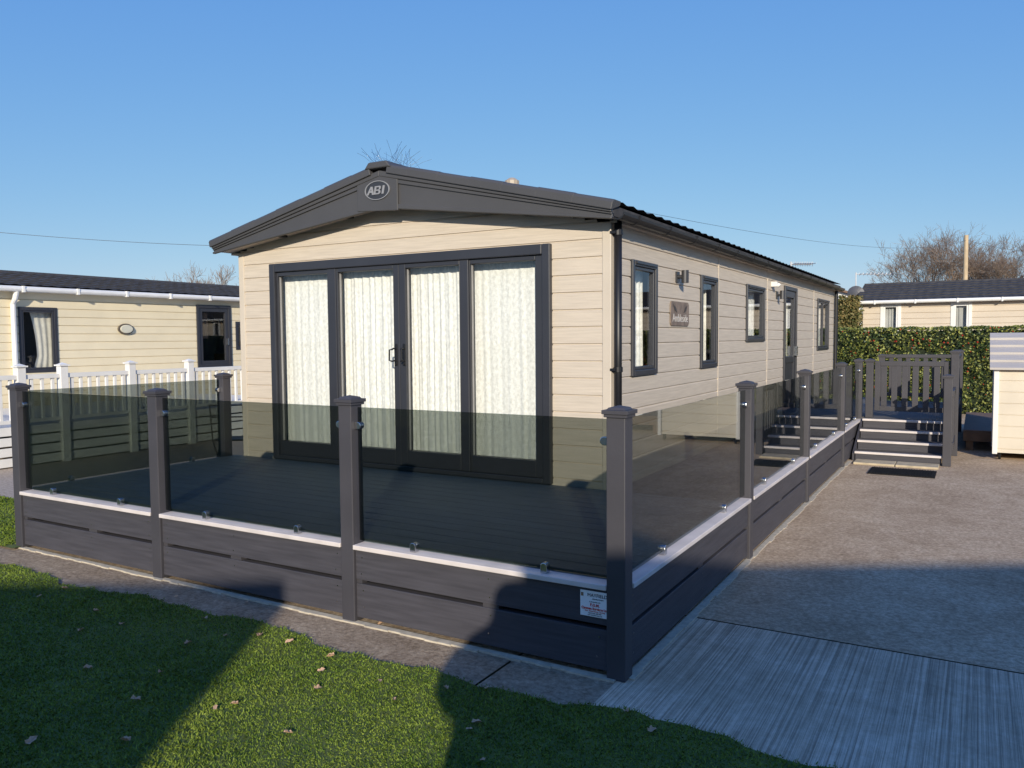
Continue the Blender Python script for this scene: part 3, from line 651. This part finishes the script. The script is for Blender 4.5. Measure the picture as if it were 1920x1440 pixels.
m = MB(); m.box(XN+.3, ya-.02, zwr-.06, XB-.06, ya+.04, zwr).box(XN+.3, ya-.015, .56, XB-.06, ya+.035, .6)
x = XN+.4
while x < XB-.1: m.box(x, ya-.01, .6, x+.04, ya+.02, zwr-.06); x += .13
m.build('picket_panel', white_m, wd)
# rear right caravan
HB = 22.5
o_ = at(1617, 600, HB); YB = o_.y; he_ = onY(1760, 562, YB).z; hr_ = onY(1760, 533, YB+2).z; xo = onY(1618, 600, YB).x
def nb2(px0, px1, py0, py1, k): return (onY(px0, py0, YB).x-xo, onY(px1, py0, YB).x-xo, onY(px0, py1, YB).z, onY(px0, py0, YB).z, k)
rc = caravan('cream caravan with dark roof and white windows beyond the berry hedge', (xo, YB, 0), 0, 12.5, 4, he_, hr_, cream2_m,
   [nb2(1651,1690,568,632,'w_full'), nb2(1783,1823,565,632,'w_full'), nb2(1935,1975,564,632,'w_full')], base=.2)
# two caravans behind the viewer, throwing the foreground shade
ax = CAM + RGT*(-10.62) - FWD*(6.7)
caravan('cream caravan standing behind the lawn, left of the gap', (ax.x, ax.y, 0), YAW, 8.95, 4.2, 2.45, 3.2, cream_m, [(1,2.2,1.2,2.2,'full')])
ax = CAM + RGT*(.24) - FWD*(6.7)
caravan('beige caravan standing behind the lawn, right of the gap', (ax.x, ax.y, 0), YAW, 11, 4.2, 2.5, 3.3, siding_m, [(1,2.2,1.2,2.2,'full')])
# person taking the picture
pe = thing('person', 'person in dark coat standing on the lawn with both arms raised', 'person', tuple((CAM - FWD*.42 - RGT*.0)[:2])+(0,), YAW)
sk = bpy.data.meshes.new('body')
J = {'pel':(0,0,.98,.26),'che':(0,0,1.3,.28),'shl':(0,0,1.56,.2),'nek':(0,.02,1.66,.12),'hd1':(0,.03,1.78,.13),'hd2':(0,.02,1.90,.10),
 'sL':(-.22,0,1.5,.13),'eL':(-.32,.12,1.28,.14),'wL':(-.1,.26,1.52,.05),'sR':(.22,0,1.5,.13),'eR':(.32,.12,1.3,.14),'wR':(.1,.26,1.52,.05),
 'hL':(-.15,0,.9,.2),'kL':(-.18,.03,.5,.15),'aL':(-.18,0,.09,.08),'fL':(-.19,.16,.04,.05),'hR':(.15,0,.9,.2),'kR':(.18,.03,.5,.15),'aR':(.18,0,.09,.08),'fR':(.19,.16,.04,.05)}
ks = list(J); E = [('pel','che'),('che','shl'),('shl','nek'),('nek','hd1'),('hd1','hd2'),('shl','sL'),('sL','eL'),('eL','wL'),('shl','sR'),('sR','eR'),('eR','wR'),('pel','hL'),('hL','kL'),('kL','aL'),('aL','fL'),('pel','hR'),('hR','kR'),('kR','aR'),('aR','fR')]
sk.from_pydata([J[k][:3] for k in ks], [(ks.index(a), ks.index(b)) for a, b in E], [])
bo = bpy.data.objects.new('body', sk); COL.objects.link(bo); bo.parent = pe
md = bo.modifiers.new('skin', 'SKIN')
bm = bmesh.new(); bm.from_mesh(sk); lay = bm.verts.layers.skin.verify()
for i, v in enumerate(bm.verts): v[lay].radius = (J[ks[i]][3],)*2; v[lay].use_root = (i == 0)
bm.to_mesh(sk); bm.free(); bo.modifiers.new('sub', 'SUBSURF').levels = 1; sk.materials.append(M('dark_coat', (.03,.035,.05), .8))
# ------------------------------------------------------------------ right side: storage box, brown deck
bx0, bx1, by0, by1 = onY(1866, 800, 9.05).x, 0, 9.05, 9.85; bx1 = bx0+1.3
bt = onY(1866, 690, by0).z; bt2 = onY(1862, 628, by1).z
sb_ = thing('storage_cabinet', 'cream clad storage cabinet on castors at the right edge of the drive', 'cabinet', (bx0, by0, 0))
FB = Matrix(((1,0,0,0),(0,-1,0,by0),(0,0,1,0),(0,0,0,1)))
m = MB(); siding(m, FB, bx0, bx1, .1, bt, [], .155, d=.012); m.build('front_panel', cab_m, sb_, recalc=False)
FBs = Matrix(((0,-1,0,bx0),(1,0,0,0),(0,0,1,0),(0,0,0,1)))
m = MB(); siding(m, FBs, by0, by1, .1, lambda y: bt+(bt2-bt)*(y-by0)/(by1-by0), [], .155, 10, d=.012); m.build('side_panel', cab_m, sb_, recalc=False)
MB().box(bx0+.01, by1-.02, .1, bx1, by1, bt2).box(bx1-.02, by0+.01, .1, bx1, by1-.02, bt).box(bx0+.01, by0+.01, .1, bx1-.02, by1-.02, .12).build('back_panel', cab_m, sb_)
for x, y, t_ in ((bx0, by0, bt), (bx1, by0, bt), (bx0, by1, bt2)): MB().box(x-.03, y-.03, .08, x+.03, y+.03, t_).build('corner_trim', white_m, sb_, bevel=.005)
m = MB()
for k in range(5):
    t0, t1 = k/5, (k+1)/5
    ya_, yb_ = by0-.1+(by1-by0+.15)*t0, by0-.1+(by1-by0+.15)*t1; z0_, z1_ = bt-.02+(bt2-bt+.05)*t0, bt-.02+(bt2-bt+.05)*t1
    m.add([(bx0-.08,ya_,z0_+.03),(bx1+.08,ya_,z0_+.03),(bx1+.08,yb_,z1_),(bx0-.08,yb_,z1_),(bx0-.08,ya_,z0_),(bx1+.08,ya_,z0_),(bx1+.08,yb_,z1_-.03),(bx0-.08,yb_,z1_-.03)], [(0,1,2,3),(4,5,6,7),(0,1,5,4),(1,2,6,5),(2,3,7,6),(3,0,4,7)])
m.build('lid', M('weathered_lid', (.46,.42,.38), .6, .1, 3, .3, 30, stretch=(1,20,20)), sb_)
for x in (bx0+.06, bx1-.06):
    m = MB(); m.tube([(x-.015, by0+.06, .035), (x+.015, by0+.06, .035)], .034, 12); m.box(x-.02, by0+.04, .05, x+.02, by0+.08, .1); m.build('castor', rubber_m, sb_)
bd = thing('brown_deck', 'low brown timber deck between the grey steps and the storage cabinet', 'deck', (1.4, 9.5, 0))
m = MB(); y = 9.9
while y < 13: m.box(1.36, y, .27, 5.5, y+.135, .3); y += .145
m.build('deck_floor', wood_m, bd); MB().box(1.36, 9.88, .14, 5.5, 9.905, .27).build('skirting_board', wood_m, bd)
for x in (1.4, 2.4, 3.4): MB().box(x, 9.92, 0, x+.09, 10.0, .27).build('support', wood_m, bd)
# folding chair seen through the left glass
cp = at(437, 840, 10.2); fc = thing('garden_chair', 'thin black metal garden chair seen through the leftmost balustrade glass', 'chair', (cp.x, cp.y, 0), .6)
def ctube(nm, pts, r=.009): MB().tube(pts, r, 6).build(nm, black_m, fc, True)
for x in (-.2, .2):
    ctube('leg', [(x,-.2,0),(x,.2,.45)]); ctube('leg', [(x,.22,0),(x,-.18,.45),(x,-.26,.9)])
ctube('backrest', [(-.2,-.26,.9),(.2,-.26,.9),(.2,-.24,.75),(-.2,-.24,.75)]); MB().box(-.2,-.18,.44,.2,.2,.46).build('seat', black_m, fc, True)
# ------------------------------------------------------------------ foliage
def quads(centers, size, mat, name, up=0.0, aspect=.6):
    n = len(centers); c = np.asarray(centers); a = RNG.normal(size=(n,3)); a /= np.linalg.norm(a, axis=1)[:,None]
    b = RNG.normal(size=(n,3)); b -= a*np.sum(a*b, 1)[:,None]; b /= np.linalg.norm(b, axis=1)[:,None]
    s = (size*(.6+.8*RNG.random(n)))[:,None]; a = a*s; b = b*s*aspect
    v = np.stack([c-a, c-b*.9, c+a, c+b*.9], 1).reshape(-1,3)
    me = bpy.data.meshes.new(name); me.vertices.add(4*n); me.vertices.foreach_set('co', v.ravel())
    me.loops.add(4*n); me.loops.foreach_set('vertex_index', np.arange(4*n)); me.polygons.add(n)
    me.polygons.foreach_set('loop_start', np.arange(n)*4); me.polygons.foreach_set('loop_total', np.full(n,4)); me.update(); me.materials.append(mat); return me
def link(name, me, parent=None):
    o = bpy.data.objects.new(name, me); COL.objects.link(o); o.parent = parent; return o
hy = 16.0; hx0, hx1 = -4.5, 8.5; hz = onY(1750, 613, hy).z
hd_ = thing('berry_hedge', 'clipped green hedge dotted with red berries beyond the gate', 'hedge', (0,0,0))
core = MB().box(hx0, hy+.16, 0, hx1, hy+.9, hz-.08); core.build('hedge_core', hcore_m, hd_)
n = 42000; x = RNG.uniform(hx0, hx1, n); y = hy + np.abs(RNG.normal(0, .10, n)); z = RNG.uniform(0, hz, n)
top = RNG.random(n) < .2; z[top] = hz-np.abs(RNG.normal(0,.04,top.sum())) + .012*np.sin(x[top]*9); y[top] = hy + RNG.uniform(0, 1, top.sum())
y += .04*np.sin(x*2.3)+.04*np.sin(z*5+x*3)+.04*np.sin(x*11+z*7)
tag(link('leaves', quads(np.stack([x,y,z],1), .030, hedge_m, 'leaves'), hd_), kind='stuff')
nb_ = 340; x = RNG.uniform(hx0, hx1, nb_); z = RNG.uniform(.3, hz-.02, nb_)
m = MB()
for i in range(nb_):
    c = Vector((x[i], hy-.05+random.uniform(-.03,.05), z[i])); r = random.uniform(.012,.024)
    m.add([c+Vector(v)*r for v in ((1,0,0),(-1,0,0),(0,1,0),(0,-1,0),(0,0,1),(0,0,-1))], [(0,2,4),(2,1,4),(1,3,4),(3,0,4),(2,0,5),(1,2,5),(3,1,5),(0,3,5)])
tag(m.build('berries', M('berry_red', (.40,.04,.02), .4), hd_), kind='stuff')
cf = thing('conifer_hedge', 'tall brownish green conifer hedge beside the far end of the caravan', 'hedge', (0,0,0))
c0 = onY(1545, 600, 20).x; c1 = onY(1606, 600, 20).x; cz = onY(1590, 556, 20).z
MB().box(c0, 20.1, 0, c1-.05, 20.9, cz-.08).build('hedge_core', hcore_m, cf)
n = 9000; x = RNG.uniform(c0, c1, n); y = 20+np.abs(RNG.normal(0,.1,n)); z = RNG.uniform(0, cz+.03, n)
s_ = RNG.random(n) < .2; x[s_] = c1 + RNG.normal(0,.04,s_.sum()); y[s_] = RNG.uniform(20,21,s_.sum())
tag(link('leaves', quads(np.stack([x,y,z],1), .04, conif_m, 'leaves'), cf), kind='stuff')
# grass blades
def blades(n, Fr, Lr, cond, hmin, hmax, name):
    Fd = RNG.uniform(Fr[0], Fr[1], n); Ld = RNG.uniform(Lr[0], Lr[1], n)*Fd
    x = CAM.x + RGT.x*Ld + FWD.x*Fd; y = CAM.y + RGT.y*Ld + FWD.y*Fd; k = cond(x, y); x = x[k]; y = y[k]; n = len(x)
    a = RNG.uniform(0, 2*np.pi, n); patch = .85+.2*np.sin(x*3.1+np.sin(y*4)*1.3)*np.sin(y*2.7+x)
    h = RNG.uniform(hmin, hmax, n)*patch; w = RNG.uniform(.0013, .0026, n)*(1+.12*np.hypot(x-CAM.x, y-CAM.y)); la = RNG.uniform(0,2*np.pi,n); ln_ = h*RNG.uniform(.3,1.8,n)
    b = np.stack([x,y,np.full(n,.011)],1); d = np.stack([np.cos(a)*w, np.sin(a)*w, np.zeros(n)],1)
    m_ = b + np.stack([np.cos(la)*ln_*.3, np.sin(la)*ln_*.3, h*.6],1); t = b + np.stack([np.cos(la)*ln_, np.sin(la)*ln_, h],1)
    v = np.stack([b-d, b+d, m_+d*.7, t, m_-d*.7],1).reshape(-1,3)
    me = bpy.data.meshes.new(name); me.vertices.add(5*n); me.vertices.foreach_set('co', v.ravel()); me.loops.add(5*n); me.loops.foreach_set('vertex_index', np.arange(5*n))
    me.polygons.add(n); me.polygons.foreach_set('loop_start', np.arange(n)*5); me.polygons.foreach_set('loop_total', np.full(n,5)); me.update(); me.materials.append(grass_m); return me
def edge_np(x): return -.40 + .045*np.sin(x*2.1+.5) + .03*np.sin(x*5.3) + .018*np.sin(x*13) + .012*np.sin(x*29+2) - .02*np.maximum(0, x)
gm = blades(430000, (2.3, 7.6), (-.95, .6), lambda x, y: (y < edge_np(x)+RNG.normal(0,.014,len(x))), .006, .016, 'lawn_grass')
tag(link('lawn_grass', gm), 'short green mown grass in front of the footpath', 'grass', kind='stuff')
gm = blades(60000, (6.0, 9.5), (-.95, -.5), lambda x, y: (y > -.14+RNG.normal(0,.01,len(x))) & (y < 1.05) & (x < X0-.1), .01, .022, 'side_grass')
tag(link('side_grass', gm), 'narrow strip of green grass left of the glass deck', 'grass', kind='stuff')
# fallen leaves
def leaf_mesh(seed):
    rr = random.Random(seed); vs = [(0,0,.006)]; n = 14
    for k in range(n):
        a = 2*math.pi*k/n; r = (.75+.25*math.cos(a*2.5)**2)*(.9 if k % 2 else .8)*rr.uniform(.8,1.1); x = r*math.cos(a)*1.15; y = r*math.sin(a)*.7
        vs.append((x, y, .8*abs(y)*rr.uniform(.3,1.2)+.2*rr.random()))
    me = bpy.data.meshes.new('fallen_leaf'); me.from_pydata(vs, [], [(0, 1+k, 1+(k+1) % n) for k in range(n)]); me.materials.append(leaf_m); return me
LMs = [leaf_mesh(i) for i in range(6)]
spots = [(123,1110),(75,1125),(180,1153),(228,1178),(255,1322),(352,1215),(385,1168),(425,1200),(487,1200),(463,1130),(165,1262),(404,1337),(440,1330),(603,1266),(738,1322),(713,1286),(596,1300),(714,1170),
 (836,1300),(880,1378),(893,1365),(1175,1345),(1222,1380),(1495,1432),(235,1400),(540,1385),(60,1400),(300,1270),(543,1212),(152,1190),(620,1240),(905,1437),(912,1300),(330,1120)]
for i, (px, py) in enumerate(spots):
    p = onZ(px, py); on_g = p.y < lawn_edge(p.x)
    o = bpy.data.objects.new('fallen_leaf', LMs[i % 6]); COL.objects.link(o); o.location = (p.x, p.y, .026 if on_g else .004)
    s = random.uniform(.019, .031); o.scale = (s, s, s*random.uniform(.6,1.3)); o.rotation_euler = (random.uniform(-.3,.3), random.uniform(-.3,.3), random.uniform(0,6.28))
    if on_g: tag(o, 'dry brown leaf lying on the front lawn', 'leaf', 'fallen leaves on the lawn')
    else: tag(o, 'dry brown leaf lying on the concrete path', 'leaf', 'fallen leaves on the path')
# bare trees
def grow(mb, p, d, L, r, depth, rr, spread=.55, upb=.12, rmin=.009):
    segs = 3; pts = [p]; rs = [r]; q = p.copy(); dd = d.copy()
    for k in range(segs):
        dd = (dd + Vector((rr.gauss(0,.13), rr.gauss(0,.13), rr.gauss(0,.08)+upb*.3))).normalized(); q = q + dd*(L/segs); pts.append(q.copy()); rs.append(r*(1-.45*(k+1)/segs))
    mb.tube(pts, rs, 5 if depth > 2 else 3, caps=False)
    if depth == 0: return
    for k in range(rr.choice((3,3,4))):
        i = rr.choice((1,2,3,3)); nd = (dd + Vector((rr.gauss(0,spread), rr.gauss(0,spread), rr.gauss(0,spread*.6)+upb))).normalized()
        grow(mb, pts[i], nd, L*rr.uniform(.62,.8), max(rs[i]*.6, rmin), depth-1, rr, spread, upb, rmin)
def bare_tree(loc, h, label, seed, depth=6, stems=1, spread=.5, lean=.45, rmin=.009, L=.27):
    t = thing('bare_tree', label, 'tree', tuple(loc)); rr = random.Random(seed); loc = Vector(loc)
    MB().tube([loc, loc+Vector((0,0,h*.22))], [h*.03, h*.022], 8).build('trunk', bark_m, t)
    cr = MB()
    for s in range(stems):
        a = 6.28*s/stems; dv = Vector((math.cos(a)*lean, math.sin(a)*lean, 1)).normalized()
        grow(cr, loc+Vector((0,0,h*.2)), dv, h*L, h*.016, depth, rr, spread, rmin=rmin)
    cr.build('crown', bark_m, t, recalc=False)
g = at(1755, 640, 46); bare_tree((g.x, g.y, 0), 8.6, 'wide leafless tree left of the telegraph pole on the horizon', 3, 6, 6, .5, .6, .006, .25)
g = at(1868, 640, 46); bare_tree((g.x, g.y, 0), 8.3, 'wide leafless tree right of the telegraph pole on the horizon', 21, 6, 6, .5, .6, .006, .25)
g = at(330, 640, 30); bare_tree((g.x, g.y, 0), 4.8, 'leafless shrub showing above the cream caravan roof', 8, 5, 3, rmin=.006)
g = at(425, 640, 30); bare_tree((g.x, g.y, 0), 4.7, 'leafless shrub showing between the two caravans', 9, 5, 3, rmin=.006)
g = at(1412, 640, 34); bare_tree((g.x, g.y, 0), 5.4, 'leafless treetop showing above the caravan gutter', 12, 5, 2)
# pole and wires
pp = at(1807, 640, 40); ptop = at(1807, 441, 40)
tag(MB().tube([(pp.x, pp.y, 0), (pp.x, pp.y, ptop.z)], [.13, .10], 10).build('telegraph_pole', M('pole_wood', (.5,.38,.24), .8)), 'pale wooden telegraph pole rising behind the far caravan roof', 'pole')
def wire(a, b, sag, label, r=.012, r2=None):
    pts = []; rs = []
    for k in range(25):
        t = k/24; p = a.lerp(b, t); p.z -= sag*4*t*(1-t); pts.append(p); rs.append(r+((r2 or r)-r)*t)
    tag(MB().tube(pts, rs, 5).build('overhead_wire', M('wire_grey', (.06,.07,.09), .6)), label, 'wire')
top = Vector((pp.x, pp.y, ptop.z-.25))
wire(Vector((XC+.5, fy+.3, fz-.05)), top, .5, 'thin overhead wire sagging from the caravan roof to the telegraph pole', .0022, .006)
wire(at(-150, 421, 26), at(520, 463, 30), .15, 'thin overhead wire crossing the sky above the cream caravan', .008)
wire(top, at(2100, 470, 44), .4, 'thin overhead wire leaving the pole towards the right', .007)
# aerials and dish
def aerial(px, py, hd, wpx, label, base_z=2.6):
    p = at(px, py, hd); q = at(px+wpx, py, hd); m = MB(); m.tube([(p.x, p.y, base_z), (p.x, p.y, p.z+.05)], .018, 6); m.tube([p, q], .012, 5)
    v = (q-p); s = Vector((0,0,1)).cross(v.normalized())*.22
    for k in range(9): c = p.lerp(q, .1+.9*k/8); m.tube([c-s+Vector((0,0,0)), c+s], .008, 4); m.tube([c+Vector((0,0,-.05)), c+Vector((0,0,.05))], .008, 4)
    tag(m.build('television_aerial', M('aerial_metal', (.55,.55,.55), .4)), label, 'aerial')
aerial(1605, 514, 24, 65, 'television aerial on a pole above the conifer hedge')
aerial(1483, 495, 17.5, 40, 'television aerial showing above the main caravan roof edge')
dp = at(1604, 551, 23.5); m = MB(); vs = []; n = 16
for j in range(4):
    for k in range(n): a = 2*math.pi*k/n; r = .24*j/3; vs.append(Vector((dp.x+r*math.cos(a), dp.y+.25*r*r*4, dp.z+r*math.sin(a))))
m.add(vs, [(j*n+k, j*n+(k+1) % n, (j+1)*n+(k+1) % n, (j+1)*n+k) for j in range(3) for k in range(n)]); m.tube([(dp.x, dp.y+.1, dp.z), (dp.x, dp.y+.1, dp.z-1.0)], .02, 6)
tag(m.build('satellite_dish', M('dish_grey', (.08,.08,.09), .5), recalc=False), 'small dark satellite dish beside the far caravan gable', 'dish')
q = at(1570, 600, 34); gzz = at(1570, 541, 34).z; gh = thing('distant_chalet', 'small white gable showing between main caravan and conifer hedge', 'building', (q.x, q.y, 0))
MB().prism([(q.x-1.6,0),(q.x+1.6,0),(q.x+1.6,gzz-.6),(q.x,gzz-.12),(q.x-1.6,gzz-.6)], q.y, q.y+6, 'y').build('walls', white_m, gh)
MB().prism([(q.x-1.8,gzz-.62),(q.x,gzz-.1),(q.x+1.8,gzz-.62),(q.x+1.8,gzz-.52),(q.x,gzz),(q.x-1.8,gzz-.52)], q.y-.2, q.y+6.2, 'y').build('roof', M('brown_roof', (.2,.12,.08), .8), gh)
# ------------------------------------------------------------------ light
w = bpy.data.worlds.new('World'); SC.world = w; w.use_nodes = True; nt = w.node_tree
sky = nt.nodes.new('ShaderNodeTexSky'); sky.sky_type = 'NISHITA'; sky.sun_disc = False; sky.sun_elevation = R(18); sky.sun_rotation = R(150); sky.air_density = 1.0; sky.dust_density = .3; sky.ozone_density = 2.0
ST = .11
sep = nt.nodes.new('ShaderNodeSeparateColor'); com = nt.nodes.new('ShaderNodeCombineColor'); nt.links.new(sky.outputs[0], sep.inputs[0])
for i, (g_, k_) in enumerate(((.88, .64), (.60, .71), (.17, .84))):
    m1 = nt.nodes.new('ShaderNodeMath'); m1.operation = 'MULTIPLY'; m1.inputs[1].default_value = ST
    m2 = nt.nodes.new('ShaderNodeMath'); m2.operation = 'POWER'; m2.inputs[1].default_value = g_
    m3 = nt.nodes.new('ShaderNodeMath'); m3.operation = 'MULTIPLY'; m3.inputs[1].default_value = k_/ST
    nt.links.new(sep.outputs[i], m1.inputs[0]); nt.links.new(m1.outputs[0], m2.inputs[0]); nt.links.new(m2.outputs[0], m3.inputs[0]); nt.links.new(m3.outputs[0], com.inputs[i])
nt.links.new(com.outputs[0], nt.nodes['Background'].inputs[0]); nt.nodes['Background'].inputs[1].default_value = ST
sd = bpy.data.lights.new('sun', 'SUN'); sd.energy = 5.0; sd.angle = R(.6); sd.color = (1, .91, .76)
so = bpy.data.objects.new('sun', sd); COL.objects.link(so)
ld = FWD*math.cos(R(18)) - Vector((0,0,1))*math.sin(R(18)); so.rotation_euler = ld.to_track_quat('-Z', 'Y').to_euler()
SC.view_settings.view_transform = 'Standard'; SC.view_settings.look = 'None'; SC.view_settings.exposure = 0
